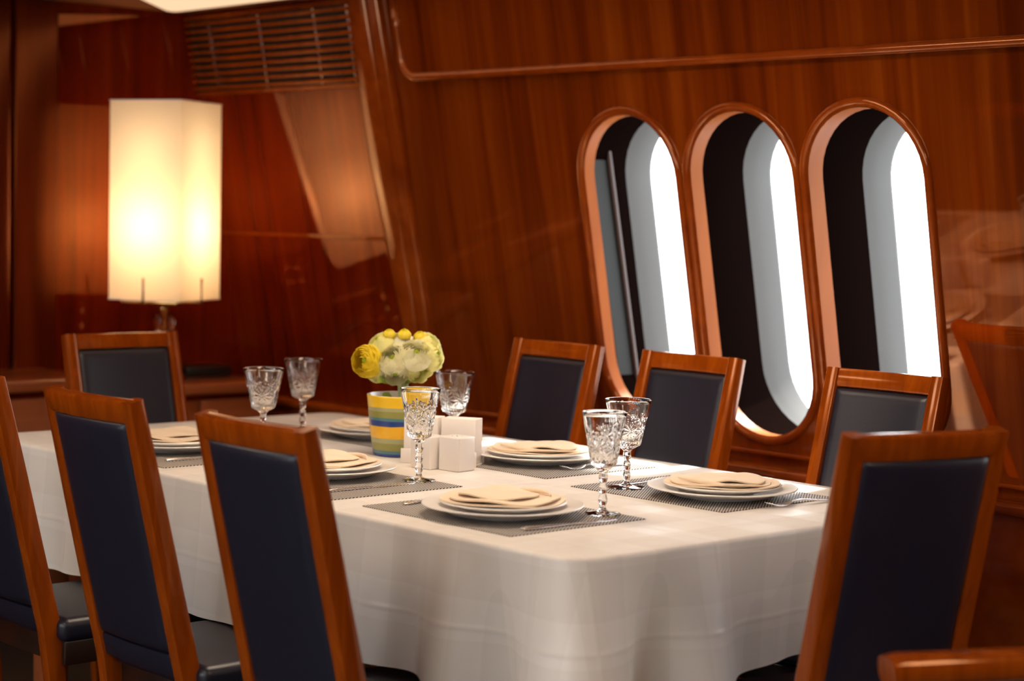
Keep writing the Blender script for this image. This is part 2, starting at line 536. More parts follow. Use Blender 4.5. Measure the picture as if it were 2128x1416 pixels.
# frame rib between the vent bay and the window bay
bm = bmesh.new()
for (xa, xb, h) in ((-1.555, -1.375, .022), (-1.535, -1.42, .036)):
    zz = [.66, 1.0, 1.5, 2.07]
    for k in range(3):
        pass
    rings = []
    for z, dl, dr in ((.66, .055, .0), (1.0, .05, .01), (1.5, .0, .0), (2.07, .005, -.02)):
        a, b = xa+dl, xb+dr
        prof = [(a, -.004), (a, h-.012), (a+.004, h-.004), (a+.012, h), (b-.012, h), (b-.004, h-.004), (b, h-.012), (b, -.004)]
        rings.append([bm.verts.new((p[0], z*K, p[1])) for p in prof])
    for a, b in zip(rings, rings[1:]):
        for j in range(7): bm.faces.new((a[j], a[j+1], b[j+1], b[j]))
bmesh.ops.recalc_face_normals(bm, faces=bm.faces)
o = obj_from('trim_1', bm, M_trim); o.matrix_world = wall_matrix(); shade_auto(o, 50); tag(o, kind='structure')

# upper panel of the window bay, its lower left corner rounded, with a bead along its lower edge
pl = [(-1.30, CEIL*K), (-1.30, 1.85*K)]
for i in range(9):
    a = PI + (PI/2)*i/8
    pl.append((-1.24 + .06*math.cos(a), 1.85*K + .06*K*math.sin(a)))
pl += [(XR, 1.79*K), (XR, CEIL*K)]
up = plate_with_holes('trim_2', pl, [], .03, M_wall, wall_matrix())
up.data.transform(Matrix.Translation((0, 0, .028)))
tag(up, kind='structure')
path = [(-1.30, 2.05*K), (-1.30, 1.95*K), (-1.30, 1.85*K)]
for i in range(1, 9):
    a = PI + (PI/2)*i/8
    path.append((-1.24 + .06*math.cos(a), 1.85*K + .06*K*math.sin(a)))
path += [(-1.0, 1.7885*K), (0, 1.7885*K), (2, 1.7885*K), (XR, 1.7885*K)]
bm = bmesh.new()
tube(bm, [(x, s, .026) for x, s in path], .0135, 12)
o = obj_from('trim_3', bm, M_trim, smooth=True); o.matrix_world = wall_matrix(); tag(o, kind='structure')
# red veneer panel of the vent bay and the bead across it
wall_piece('trim_9', XL, -1.50, .66, CEIL, .0015, M_bay, 0)
wall_piece('trim_4', XL, -1.50, 1.266, 1.278, .006, M_trim, .003)
# bead under the portholes and the ledge that runs the length of the wall
wall_piece('trim_5', -1.36, XR, .712, .724, .010, M_trim, .004)
bm = bmesh.new()
ly = wy(.69)
prof = [(ly+.02, .69), (1.172, .69), (1.164, .687), (1.160, .680), (1.160, .668), (1.165, .660), (1.185, .656), (1.185, .02), (ly+.1, .02)]
ra = [bm.verts.new((XL, y, z)) for y, z in prof]; rb = [bm.verts.new((XR, y, z)) for y, z in prof]
for j in range(len(prof)-1): bm.faces.new((ra[j], ra[j+1], rb[j+1], rb[j]))
bmesh.ops.recalc_face_normals(bm, faces=bm.faces)
o = obj_from('trim_6', bm, M_trim); shade_auto(o, 40); tag(o, kind='structure')

# end wall: the flat panel beside the lamp stops at a pilaster
o = box('trim_7', (XL+.012, .375, 1.03), (.03, .17, 2.05), M_endpost, bevel=.012, seg=4); tag(o, kind='structure')
o = box('trim_8', (XL+.02, .225, 1.03), (.06, .10, 2.05), M_endpost, bevel=.02, seg=4); tag(o, kind='structure')

# ------------------------------------------------------------------ ceiling panel lights
def ceiling_light(cx, cy, sx, sy, label, slant=0, dim=False):
    root = empty('ceiling_light', (cx, cy, CEIL))
    tag(root, label, 'ceiling light', 'warm panel lights set in the ceiling')
    def rr(sx, sy, r, z):
        pts = []
        for (qx, qy, a0) in ((1, 1, 0), (-1, 1, PI/2), (-1, -1, PI), (1, -1, 1.5*PI)):
            for i in range(6):
                a = a0 + PI/2*i/5
                x = qx*(sx/2-r)+r*math.cos(a); y = qy*(sy/2-r)+r*math.sin(a)
                if slant and x < 0: x += slant*(sy/2-y)
                pts.append((x, y, z))
        return pts
    bm = bmesh.new()
    rings = loft(bm, [rr(sx, sy, .07, 0), rr(sx-.004, sy-.004, .07, -.010), rr(sx-.02, sy-.02, .06, -.012)])
    obj_from('frame', bm, M_ceil, root, smooth=False)
    bm = bmesh.new()
    bm.faces.new([bm.verts.new(p) for p in rr(sx-.02, sy-.02, .06, -.0121)][::-1])
    obj_from('diffuser', bm, M_diffuser_dim if dim else M_diffuser, root)
    return root
ceiling_light(-1.45, .60, 2.0, .55, slant=1.0, dim=True, label='long cream ceiling light with a rounded corner above the vent grille')
for (x, y, lb) in ((-1.0, -1.8, 'unseen ceiling fill panel added behind the head chair, nearer the opposite wall'), (.3, .0, 'unseen ceiling fill panel added right above the dining table'),
                   (1.1, -2.2, 'unseen ceiling fill panel added over the aisle beside the near-side chairs'), (3.0, -.3, 'unseen ceiling fill panel added above the armchair end of the room'),
                   (3.4, -3.0, 'unseen ceiling fill panel added behind the viewer')):  # panels out of view, added to brighten table and room
    ceiling_light(x, y, .9, .45, lb)

# ------------------------------------------------------------------ vent grille on the leaning wall
vg = empty('vent_grille', (0, 0, 0)); vg.matrix_world = wall_matrix() @ Matrix.Translation((-2.05, 1.908*K, 0))
tag(vg, 'slatted wooden vent grille high on the leaning wall left of the rib', 'vent grille')
VX, VH = 1.0, .25*K
bm = bmesh.new(); bm_box(bm, (0, 0, .001), (VX, VH, .006), 0)
obj_from('cavity_shade', bm, M_dark, vg)  # dark sheet on the wall stands for the shade in the vent cavity
bm = bmesh.new()
for (cx, cy, sx, sy) in ((0, VH/2+.008, VX+.03, .016), (0, -VH/2-.008, VX+.03, .016), (VX/2+.008, 0, .016, VH), (-VX/2-.008, 0, .016, VH)):
    bm_box(bm, (cx, cy, .008), (sx, sy, .024), .003, 1)
obj_from('frame', bm, M_trim, vg)
bm = bmesh.new(); bm_box(bm, (0, 0, .006), (VX, .0125, .010), .003, 2)
s0 = obj_from('slat', bm, M_chair, vg); shade_auto(s0)
NS = 10
for k in range(NS):
    s = s0 if k == 0 else s0.copy()
    if k: COL.objects.link(s)
    s.location = (0, -VH/2 + VH*(k+.5)/NS, .012)
    s.rotation_euler = (R(8), 0, 0)
bm = bmesh.new(); bm_box(bm, (0, 0, 0), (.013, VH, .016), .004, 2)
d0_ = obj_from('divider', bm, M_chrome, vg); shade_auto(d0_)
for k, x in enumerate((-.49, -.33, -.02, .3, .485)):
    s = d0_ if k == 0 else d0_.copy()
    if k: COL.objects.link(s)
    s.location = (x, 0, .008)

# ------------------------------------------------------------------ sideboards at the end wall
def sideboard(name, x0, x1, y0, y1, top, label, ndoor):
    root = empty(name, ((x0+x1)/2, (y0+y1)/2, 0))
    tag(root, label, 'sideboard')
    sx, sy = x1-x0, y1-y0
    box('top', (0, 0, top-.02), (sx, sy, .04), M_side, root, .01, 3)
    box('body', (-.02, 0, (top-.04)/2+.03), (sx-.04, sy-.04, top-.04-.06), M_endwall, root, .004)
    box('plinth', (-.05, 0, .03), (sx-.1, sy-.08, .06), M_dark, root, .004)
    dw = (sy-.06)/ndoor
    for k in range(ndoor):
        d = box('door', (sx/2-.032, -sy/2+.03+dw*(k+.5), (top-.06)/2+.05), (.02, dw-.008, top-.16), M_side, root, .004)
        h = box('handle', (.018, dw*.36, .12), (.012, .012, .10), M_brass, d, .004)
    return root
sideboard('sideboard', XL+.015, -2.06, -.9, .40, .800, 'long mahogany sideboard on the end wall behind the far head chair', 3)
sideboard('lamp_cabinet', XL+.045, -2.045, .47, 1.06, .764, 'low mahogany cabinet under the table lamp in the corner', 2)
bm = bmesh.new(); bm_box(bm, (0, 0, .018), (.13, .17, .036), .004, 2)
o = obj_from('small_box', bm, M_blackbox); o.location = (-2.33, .94, .7642); o.rotation_euler = (0, 0, R(-8)); shade_auto(o)
tag(o, 'small flat black box on the cabinet right of the lamp', 'box')

# ------------------------------------------------------------------ table lamp
def table_lamp(x, y, z):
    root = empty('table_lamp', (x, y, z), R(28))
    tag(root, 'lit table lamp with a tall square cream linen shade', 'lamp')
    S, zb, zt = .275, .280, .955
    bm = bmesh.new()
    h = S/2
    t = .0012
    for (za, zc) in ((zb, zt),):
        a = [(-h, -h), (h, -h), (h, h), (-h, h)]
        lo = [bm.verts.new((p[0], p[1], za)) for p in a]; hi = [bm.verts.new((p[0], p[1], zc)) for p in a]
        for j in range(4): bm.faces.new((lo[j], lo[(j+1) % 4], hi[(j+1) % 4], hi[j]))
    sh = obj_from('shade', bm, M_shade, root)
    for zc in (zb, zt):
        bm = bmesh.new()
        a = [(-h, -h), (h, -h), (h, h), (-h, h)]
        rg = []
        for (g, dz) in ((.002, -.002), (.002, .002), (-.002, .002), (-.002, -.002)):
            rg.append([bm.verts.new((p[0]*(1+g/h), p[1]*(1+g/h), zc+dz)) for p in a])
        for u in range(4):
            A, B = rg[u], rg[(u+1) % 4]
            for j in range(4): bm.faces.new((A[j], A[(j+1) % 4], B[(j+1) % 4], B[j]))
        obj_from('wire_frame', bm, M_ceramic, sh)
    # brass tray that carries the shade, with an upright peg at the middle of each side
    box('tray', (0, 0, zb-.008), (.22, .22, .012), M_brass, root, .003)
    for j in range(4):
        a = PI/2*j
        bm = bmesh.new()
        r1 = h+.006
        tube(bm, [(math.cos(a)*.1, math.sin(a)*.1, zb-.010), (math.cos(a)*r1, math.sin(a)*r1, zb-.010), (math.cos(a)*r1, math.sin(a)*r1, zb+.075)], .0045, 8)
        obj_from('peg', bm, M_chrome if j else M_chrome, root, smooth=True)
    bm = bmesh.new()
    lathe(bm, [(0, .0), (.075, 0), (.078, .006), (.07, .014), (.03, .02), (.014, .03), (.011, .06), (.018, .07), (.011, .08), (.011, .12), (.0, .12)], 32)
    obj_from('base', bm, M_brass, root, smooth=True)
    bm = bmesh.new()
    for (cx, cy) in ((.022, 0), (-.022, 0)):
        n0 = len(bm.verts)
        b2 = bmesh.new()
        lathe(b2, [(0, .115), (.012, .118), (.019, .135), (.021, .15), (.016, .168), (.011, .178), (.016, .19), (.018, .205), (.014, .22), (.0, .225)], 10)
        me = bpy.data.meshes.new('tmp'); b2.to_mesh(me); b2.free()
        me.transform(Matrix.Translation((cx, cy, 0))); bm.from_mesh(me); bpy.data.meshes.remove(me)
    obj_from('crystal', bm, M_glass, root)
    bm = bmesh.new()
    lathe(bm, [(0, .1), (.007, .1), (.007, .225), (.016, .23), (.022, .245), (.022, .256), (0, .256)], 20)
    obj_from('stem', bm, M_brass, root, smooth=True)
    bm = bmesh.new()
    tube(bm, [(0, 0, .26), (0, 0, .44)], .012, 10)
    obj_from('socket', bm, M_ceramic, root, smooth=True)
    ld = bpy.data.lights.new('lamp_bulb', 'POINT'); ld.energy = LAMP_W; ld.color = (1.0, .68, .36); ld.shadow_soft_size = .045
    lo = bpy.data.objects.new('bulb_and_fill_light', ld); COL.objects.link(lo); lo.parent = root; lo.location = (0, 0, .53)
    l2 = bpy.data.lights.new('shade_top_fill', 'POINT'); l2.energy = LAMP_W*.2; l2.color = (1.0, .72, .42); l2.shadow_soft_size = .05  # not a second bulb: extra light added to brighten the upper shade
    lo = bpy.data.objects.new('bulb_and_fill_light', l2); COL.objects.link(lo); lo.parent = root; lo.location = (0, 0, .79)
    return root
table_lamp(-2.25, .735, .764)

# ------------------------------------------------------------------ dining table and its cloth
TX0, TX1, TY0, TY1, TZ = -1.21, 1.055, -.462, .69, .745
tb = empty('dining_table', ((TX0+TX1)/2, (TY0+TY1)/2, 0))
tag(tb, 'long rectangular dining table standing under the white cloth', 'table')
box('tabletop', (0, 0, TZ-.02), (TX1-TX0-.05, TY1-TY0-.05, .036), M_side, tb, .02)
box('apron', (0, 0, TZ-.085), (TX1-TX0-.24, TY1-TY0-.24, .09), M_side, tb, .004)
for sx in (-1, 1):
    for sy in (-1, 1):
        box('leg', (sx*1.01, sy*.44, .33), (.07, .07, .66), M_side, tb, .006)

def perimeter(r, n_side, n_c):
    """points, outward normal, corner weight, side tag"""
    out = []
    cs = [((TX1-r), (TY0+r), -PI/2, 0), ((TX1-r), (TY1-r), 0, 1), ((TX0+r), (TY1-r), PI/2, 2), ((TX0+r), (TY0+r), PI, 3)]
    for i, (cx, cy, a0, k) in enumerate(cs):
        for j in range(n_c+1):
            a = a0 + PI/2*j/n_c
            out.append((cx+r*math.cos(a), cy+r*math.sin(a), math.cos(a), math.sin(a)))
        nx = cs[(i+1) % 4]
        a = a0+PI/2
        p0 = (cx+r*math.cos(a), cy+r*math.sin(a)); p1 = (nx[0]+r*math.cos(nx[2]), nx[1]+r*math.sin(nx[2]))
        for j in range(1, n_side):
            t = j/n_side
            out.append((p0[0]*(1-t)+p1[0]*t, p0[1]*(1-t)+p1[1]*t, math.cos(a), math.sin(a)))
    return out
def tablecloth():
    r = .060
    per = perimeter(r, 130, 12)
    corners = [(TX1, TY0), (TX1, TY1), (TX0, TY1), (TX0, TY0)]
    def fold(x, y, nx, ny, t):
        dmin, ci = min((math.hypot(x-c[0], y-c[1]), i) for i, c in enumerate(corners))
        s = x*1.0 + y*1.0 if abs(nx) < .5 else y*1.0 + 3
        # soft pleats that open towards the hem
        f = .010*math.sin(s*9.3+.6) + .007*math.sin(s*17.1+1.9) + .004*math.sin(s*31+.4)
        wide = math.exp(-(dmin/.11)**2)
        dip = math.exp(-((dmin-.20)/.07)**2)
        ridge2 = math.exp(-((dmin-.33)/.07)**2)
        flare = (.120, .035, .030, .085)[ci]
        o = t**1.1*(.014 + 1.6*f + flare*wide - .060*dip*flare/.12 + .030*ridge2*flare/.12 - .014*math.exp(-((dmin-.47)/.08)**2))
        return o, dmin
    bm = bmesh.new()
    T_TOP = TZ + .0035
    rows = 44
    prof = []
    rings = []
    inner = [bm.verts.new((x-nx*.04, y-ny*.04, T_TOP)) for x, y, nx, ny in per]
    rings.append(inner)
    er = .010
    for i in range(1, 6):           # rounded table edge
        a = PI/2*i/5
        rings.append([bm.verts.new((x + nx*(er*math.sin(a)-er+.004), y + ny*(er*math.sin(a)-er+.004), T_TOP - er*(1-math.cos(a)))) for x, y, nx, ny in per])
    for i in range(1, rows+1):
        t = i/rows
        ring = []
        for x, y, nx, ny in per:
            o, dm = fold(x, y, nx, ny, t)
            base = .270 if ny > .5 else .282
            if nx > .5: base = .255 + .03*max(0, (TY0+.45-y)/.45)
            elif ny < -.5 and x > .1: base = .282 - .012*min(1, (x-.1)/.5)
            drop = base + .150*math.exp(-(dm/.125)**2)
            if x > .9 and y < -.3: drop += .05*math.exp(-(dm/.13)**2)
            drop += .006*math.sin((x+y)*8)
            dx = nx*(.004+o); dy = ny*(.004+o)
            # at a corner the spare cloth leans out along the diagonal
            ring.append(bm.verts.new((x+dx, y+dy, T_TOP-er - drop*t)))
        rings.append(ring)
    for a, b in zip(rings, rings[1:]):
        n = len(a)
        for j in range(n): bm.faces.new((a[j], b[j], b[(j+1) % n], a[(j+1) % n]))
    bm.faces.new(inner)
    bmesh.ops.recalc_face_normals(bm, faces=bm.faces)
    o = obj_from('tablecloth', bm, M_cloth, smooth=True)
    for p in o.data.polygons:
        if len(p.vertices) > 4: p.use_smooth = False
    tag(o, 'white damask cloth draped over the long dining table', 'tablecloth')
    return o
tablecloth()
TT = TZ + .0035           # cloth surface

# ------------------------------------------------------------------ dining chairs
W_CH = .345; LEAN = .235
def back_y(z, top=1.0):
    if z >= .42: return (top-z)*LEAN
    return (top-.42)*LEAN + (.42-z)*.12
def make_chair(kw=1.0, top=1.0):
    W = W_CH*kw
    root = empty('dining_chair')
    pw = .036
    zs = [0, .12, .25, .36, .42, .48, .6, .75, .9, top]
    for s in (-1, 1):
        bm = bmesh.new()
        sweep(bm, [(s*(W/2-pw/2), back_y(z, top), z) for z in zs], [.030, .032, .034, .036, .036, .036, .036, .036, .036, .036],
              [.034, .036, .040, .044, .046, .046, .044, .042, .038, .034], .006)
        shade_auto(obj_from('back_post', bm, M_chair, root), 40)
    def arc(x): return -.014*(1-(x/(W/2))**2)      # the back is slightly hollow for the sitter
    bm = bmesh.new()
    zc = top-.024
    sweep(bm, [(x, back_y(zc, top)+arc(x)*1.0, zc+.001) for x in [(-W/2+pw*.4)+(W-pw*.8)*i/12 for i in range(13)]], .046, .030, .006, xdir=Vector((0, -LEAN, 1)))
    shade_auto(obj_from('top_rail', bm, M_chair, root), 40)
    bm = bmesh.new()
    sweep(bm, [(x, back_y(.445, top)+arc(x)*.5, .445) for x in [(-W/2+pw*.6)+(W-pw*1.2)*i/6 for i in range(7)]], .05, .026, .005, xdir=Vector((0, -LEAN, 1)))
    shade_auto(obj_from('lower_rail', bm, M_leather, root), 40)
    # padded leather back
    bm = bmesh.new()
    pwid = W-2*pw+.004; z0, z1 = .472, top-.046
    nx_, nz_ = 16, 26
    def edge(u):  # 0 at the border, 1 inside
        d = min(u, 1-u)
        return d
    front, rear = [], []
    for j in range(nz_+1):
        v = j/nz_; fr = []; re = []
        for i in range(nx_+1):
            u = i/nx_
            u2 = .5-.5*math.cos(PI*u); v2 = .5-.5*math.cos(PI*v)
            x = (u2-.5)*pwid; z = z0+(z1-z0)*v2
            dd = min(edge(u2)*pwid, edge(v2)*(z1-z0))
            th = .010 + .013*math.sqrt(max(0, 1-(1-min(1, dd/.020))**2))
            yy = back_y(z, top)+arc(x)
            fr.append(bm.verts.new((x, yy+th*.9, z))); re.append(bm.verts.new((x, yy-th*.75, z)))
        front.append(fr); rear.append(re)
    for j in range(nz_):
        for i in range(nx_):
            bm.faces.new((front[j][i], front[j][i+1], front[j+1][i+1], front[j+1][i]))
            bm.faces.new((rear[j][i+1], rear[j][i], rear[j+1][i], rear[j+1][i+1]))
    for i in range(nx_):
        bm.faces.new((front[0][i+1], front[0][i], rear[0][i], rear[0][i+1]))
        bm.faces.new((front[-1][i], front[-1][i+1], rear[-1][i+1], rear[-1][i]))
    for j in range(nz_):
        bm.faces.new((front[j][0], front[j+1][0], rear[j+1][0], rear[j][0]))
        bm.faces.new((front[j+1][-1], front[j][-1], rear[j][-1], rear[j+1][-1]))
    bmesh.ops.recalc_face_normals(bm, faces=bm.faces)
    shade_auto(obj_from('backrest', bm, M_leather, root), 70)
    # seat
    yb = back_y(.45, top)
    SW, SD = W+.05, .40
    bm = bmesh.new()
    vs = bm_box(bm, (0, yb+.015+SD/2, .421), (SW, SD, .055), .02, 5)
    for v in bm.verts:
        if v.co.z > .43:
            q = (1-(v.co.x/(SW/2))**2)*(1-((v.co.y-yb-.015-SD/2)/(SD/2))**2)
            v.co.z += .006*max(q, 0)
    o = obj_from('seat', bm, M_leather, root); shade_auto(o, 60)
    bm = bmesh.new(); bm_box(bm, (0, yb+.018+SD/2, .368), (SW-.02, SD-.02, .055), .004, 2)
    shade_auto(obj_from('seat_frame', bm, M_darkwood, root))
    for s in (-1, 1):
        bm = bmesh.new()
        sweep(bm, [(s*(SW/2-.028), yb+SD-.03, 0), (s*(SW/2-.03), yb+SD-.03, .35)], [.026, .038], [.026, .038], .005)
        shade_auto(obj_from('leg', bm, M_chair, root))
    return root
chair0 = make_chair(1, .986)
chairw = make_chair(1, 1.0)
chairw.location = (0, 0, 0)
tag(chair0, 'x', 'chair', 'wood framed dining chairs with dark leather backs')
PLACE = [
    ((-.470, -.883, 0), 0, 'leather back dining chair cut off by the left edge of the picture'),
    ((.096, -.883, 0), 0, 'middle near-side dining chair seen from behind, left of the foreground plate'),
    ((.665, -.883, 0), 0, 'near-side dining chair seen from behind, closest to the centre of the picture'),
    ((-.480, .938, 0), PI, 'farthest window-side dining chair, left of the leftmost porthole'),
    ((.040, .938, 0), PI, 'window-side dining chair below the leftmost and middle portholes'),
    ((.672, .938, 0), PI, 'window-side dining chair in front of the rightmost porthole'),
    ((1.513, -.065, 0), R(75), 'large nearest dining chair at the right end of the table, back turned'),
]
for i, (loc, rz, lab) in enumerate(PLACE):
    src = chair0 if i < 3 else chairw
    c = src if i in (0, 3) else copy_tree(src)
    c.location = loc; c.rotation_euler = (0, 0, rz)
    tag(c, lab, 'chair', 'wood framed dining chairs with dark leather backs')
hc = make_chair(1.09, .985)
hc.location = (-1.50, .120, 0); hc.rotation_euler = (0, 0, R(-90))
tag(hc, 'dining chair at the far head of the table, facing the camera', 'chair', 'wood framed dining chairs with dark leather backs')

# armchair at the lower right, only the front of one arm is in the picture
def armchair(loc, rz):
    root = empty('armchair', loc, rz)
    tag(root, 'wooden armrest of an armchair cut off at the bottom right', 'armchair')
    # local: +x is the sitter's front-back axis; the near arm runs along +y at x=0
    for y, nm in ((0, 'armrest'), (-.56, 'armrest')):
        bm = bmesh.new()
        sweep(bm, [(0, y, .651), (.02, y, .6535), (.20, y, .655), (.48, y, .655)], [.062, .066, .066, .055], [.048, .05, .05, .045], .016, xdir=Vector((0, 1, 0)))
        shade_auto(obj_from(nm, bm, M_chair, root), 50)
        for x in (.045, .45):
            bm = bmesh.new()
            sweep(bm, [(x, y, 0), (x, y, .4), (x, y, .64)], [.034, .04, .036], [.034, .045, .04], .006)
            shade_auto(obj_from('leg', bm, M_chair, root))
    bm = bmesh.new(); bm_box(bm, (.27, -.28, .44), (.46, .50, .07), .025, 4)
    shade_auto(obj_from('seat', bm, M_leather, root), 60)
    bm = bmesh.new(); bm_box(bm, (.26, -.28, .385), (.44, .56, .05), .005, 2)
    shade_auto(obj_from('seat_frame', bm, M_chair, root))
    bm = bmesh.new()
    sweep(bm, [(.50, -.28, .46), (.56, -.28, .80)], .5, .05, .02, xdir=Vector((0, 1, 0)))
    shade_auto(obj_from('backrest', bm, M_leather, root), 60)
    return root
armchair((1.665, -.36, 0), R(62))

# ------------------------------------------------------------------ tableware
def plate_mesh(r, h, foot, label_name):
    bm = bmesh.new()
    t = .0045
    prof = [(0, .004), (foot*.96, .004), (foot, 0), (foot*1.04, .0035), (r*.70, .006), (r*.80, h-.009), (r-.002, h-.003), (r, h-.001), (r-.0015, h+.0008),
            (r*.80, h-.004), (r*.69, .0105), (foot*.9, .0085), (0, .0085)]
    lathe(bm, prof, 72)
    return bm
def make_plate(name, r, h):
    bm = plate_mesh(r, h, r*.52, name)
    o = obj_from(name, bm, M_china); shade_auto(o, 50); return o
charger0 = make_plate('charger_plate', .166, .024)
plate0 = make_plate('dinner_plate', .131, .020)

def make_napkin():
    """linen napkin folded into a pouch with two rounded, overlapping flaps"""
    root = empty('linen_napkin')
    def sheet(rx, ry, ph, z, th, ox=0, oy=0, amp=.003, e=2.6, curl=0):
        bm = bmesh.new()
        nr, ns = 10, 56
        tops, bots = [], []
        for i in range(nr+1):
            f = (i/nr)**.8; ta, ba = [], []
            for j in range(ns):
                a = 2*PI*j/ns
                ca, sa = math.cos(a), math.sin(a)
                rad = (abs(ca)**e + abs(sa)**e)**(-1/e)
                x = ox + rx*f*rad*ca; y = oy + ry*f*rad*sa
                w = amp*f*(math.sin(3*a+ph)+.5*math.sin(5*a+2*ph)) + amp*.8*math.sin(x*38+ph)
                lip = -.003*max(0, f-.8)/.2; w += curl*f**4
                ta.append(bm.verts.new((x, y, z+th+w+lip))); ba.append(bm.verts.new((x, y, z+w)))
            tops.append(ta); bots.append(ba)
        for i in range(nr):
            for j in range(ns):
                k = (j+1) % ns
                if i == 0: continue
                bm.faces.new((tops[i][j], tops[i+1][j], tops[i+1][k], tops[i][k]))
                bm.faces.new((bots[i][k], bots[i+1][k], bots[i+1][j], bots[i][j]))
        bm.faces.new(tops[1]); bm.faces.new(list(reversed(bots[1])))
        for v in tops[0]+bots[0]: bm.verts.remove(v)
        for j in range(ns):
            k = (j+1) % ns
            bm.faces.new((tops[nr][j], bots[nr][j], bots[nr][k], tops[nr][k]))
        bmesh.ops.recalc_face_normals(bm, faces=bm.faces)
        return bm
    o = obj_from('lower_fold', sheet(.126, .110, .4, .0, .006, amp=.0010, curl=.0085), M_napkin, root); shade_auto(o, 60)
    o = obj_from('middle_fold', sheet(.110, .101, 1.7, .0082, .006, .004, .004, .0018, curl=.005), M_napkin, root); shade_auto(o, 60)
    o = obj_from('upper_fold', sheet(.082, .078, 2.9, .018, .006, -.012, .012, .0026, 2.2), M_napkin, root); shade_auto(o, 60)
    # raised rolled edge
    bm = bmesh.new()
    pts = [(.098*math.cos(a), .088*math.sin(a), .0165+.004*math.sin(2.2*a)) for a in [R(15)+R(125)*i/18 for i in range(19)]]
    tube(bm, pts, [.0015+.004*math.sin(PI*i/18) for i in range(19)], 8)
    obj_from('rolled_edge', bm, M_napkin, root, smooth=True)
    return root
napkin0 = make_napkin()

def make_knife():
    root = empty('table_knife')
    bm = bmesh.new()
    sweep(bm, [(0, 0, .005), (0, .012, .0055), (0, .05, .005), (0, .10, .0045), (0, .125, .004)], [.014, .018, .016, .012, .010], [.005, .007, .006, .005, .004], .0025)
    shade_auto(obj_from('handle', bm, M_silver, root), 50)
    bm = bmesh.new()
    sweep(bm, [(0, .124, .004), (.001, .15, .0035), (.001, .20, .003), (0, .235, .0025), (-.003, .25, .0022)], [.010, .019, .019, .014, .004], [.003, .002, .0015, .0015, .001], .0006)
    shade_auto(obj_from('blade', bm, M_silver, root), 50)
    return root
def make_fork():
    root = empty('table_fork')
    bm = bmesh.new()
    sweep(bm, [(0, 0, .003), (0, .01, .0035), (0, .05, .006), (0, .10, .011), (0, .135, .010)], [.010, .018, .013, .007, .007], [.003, .003, .0035, .0035, .003], .0014)
    shade_auto(obj_from('handle', bm, M_silver, root), 50)
    bm = bmesh.new()
    sweep(bm, [(0, .134, .010), (0, .145, .0065), (0, .160, .004)], [.007, .018, .024], [.003, .0024, .002], .0008)
    for k in range(4):
        x = -.0105+.007*k
        sweep(bm, [(x, .158, .0042), (x, .175, .0035), (x, .19, .006), (x, .205, .0115)], [.0042, .004, .0035, .002], .002, .0008)
    shade_auto(obj_from('tines', bm, M_silver, root), 50)
    return root
knife0 = make_knife(); fork0 = make_fork()
bm = bmesh.new(); bm_box(bm, (0, 0, .001), (.46, .37, .002), 0)
mat0 = obj_from('placemat', bm, M_mat)

def put(src, loc, rz, label, cat, group, used=set()):
    if src.name in used: o = copy_tree(src)
    else: used.add(src.name); o = src
    o.location = loc; o.rotation_euler = (0, 0, rz)
    tag(o, label, cat, group)
    return o
SET = [ # plate centre, mat centre, facing, knife x, fork x, words
    ((.598, -.227), (.573, -.205), 0, .772, .385, 'in the centre foreground'),
    ((-.072, -.180), (.012, -.215), 0, .150, -.250, 'left of the striped flower pot, near side'),
    ((-.665, -.215), (-.61, -.235), 0, -.47, -.86, 'far left between two chair backs'),
    ((.680, .347), (.605, .362), PI, .44, .86, 'at the right by the rightmost window-side chair'),
    ((.018, .412), (.022, .400), PI, -.20, .185, 'beyond the napkin holder by the second window-side chair'),
    ((-.618, .400), (-.625, .43), PI, -.84, -.44, 'farthest, half hidden behind the flower pot'),
]
for (px, py), (mx, my), rz, kx, fx, wd in SET:
    s = 1 if rz == 0 else -1
    put(mat0, (mx, my, TT+.0002), 0 if rz == 0 else PI, 'grey pinstriped woven placemat ' + wd, 'placemat', 'pinstriped placemats')
    z = TT+.0024
    put(charger0, (px, py, z), 0, 'wide white charger plate ' + wd, 'plate', 'charger plates under the dinner plates')
    put(plate0, (px, py, z+.0100), 0, 'white dinner plate stacked on the charger ' + wd, 'plate', 'dinner plates stacked on the chargers')
    put(napkin0, (px, py, z+.0222), R(40)+random.uniform(-.3, .3)+rz, 'folded peach linen napkin on the plate ' + wd, 'napkin', 'folded linen napkins on the plates')
    put(knife0, (kx, my-s*.125, z-.002), rz+R(random.uniform(-3, 3)), 'silver table knife beside the plate ' + wd, 'knife', 'table knives')
    put(fork0, (fx, my-s*.11 if s > 0 else my+.145, z-.001), rz+R(random.uniform(-3, 3)), 'silver table fork beside the plate ' + wd, 'fork', 'table forks')

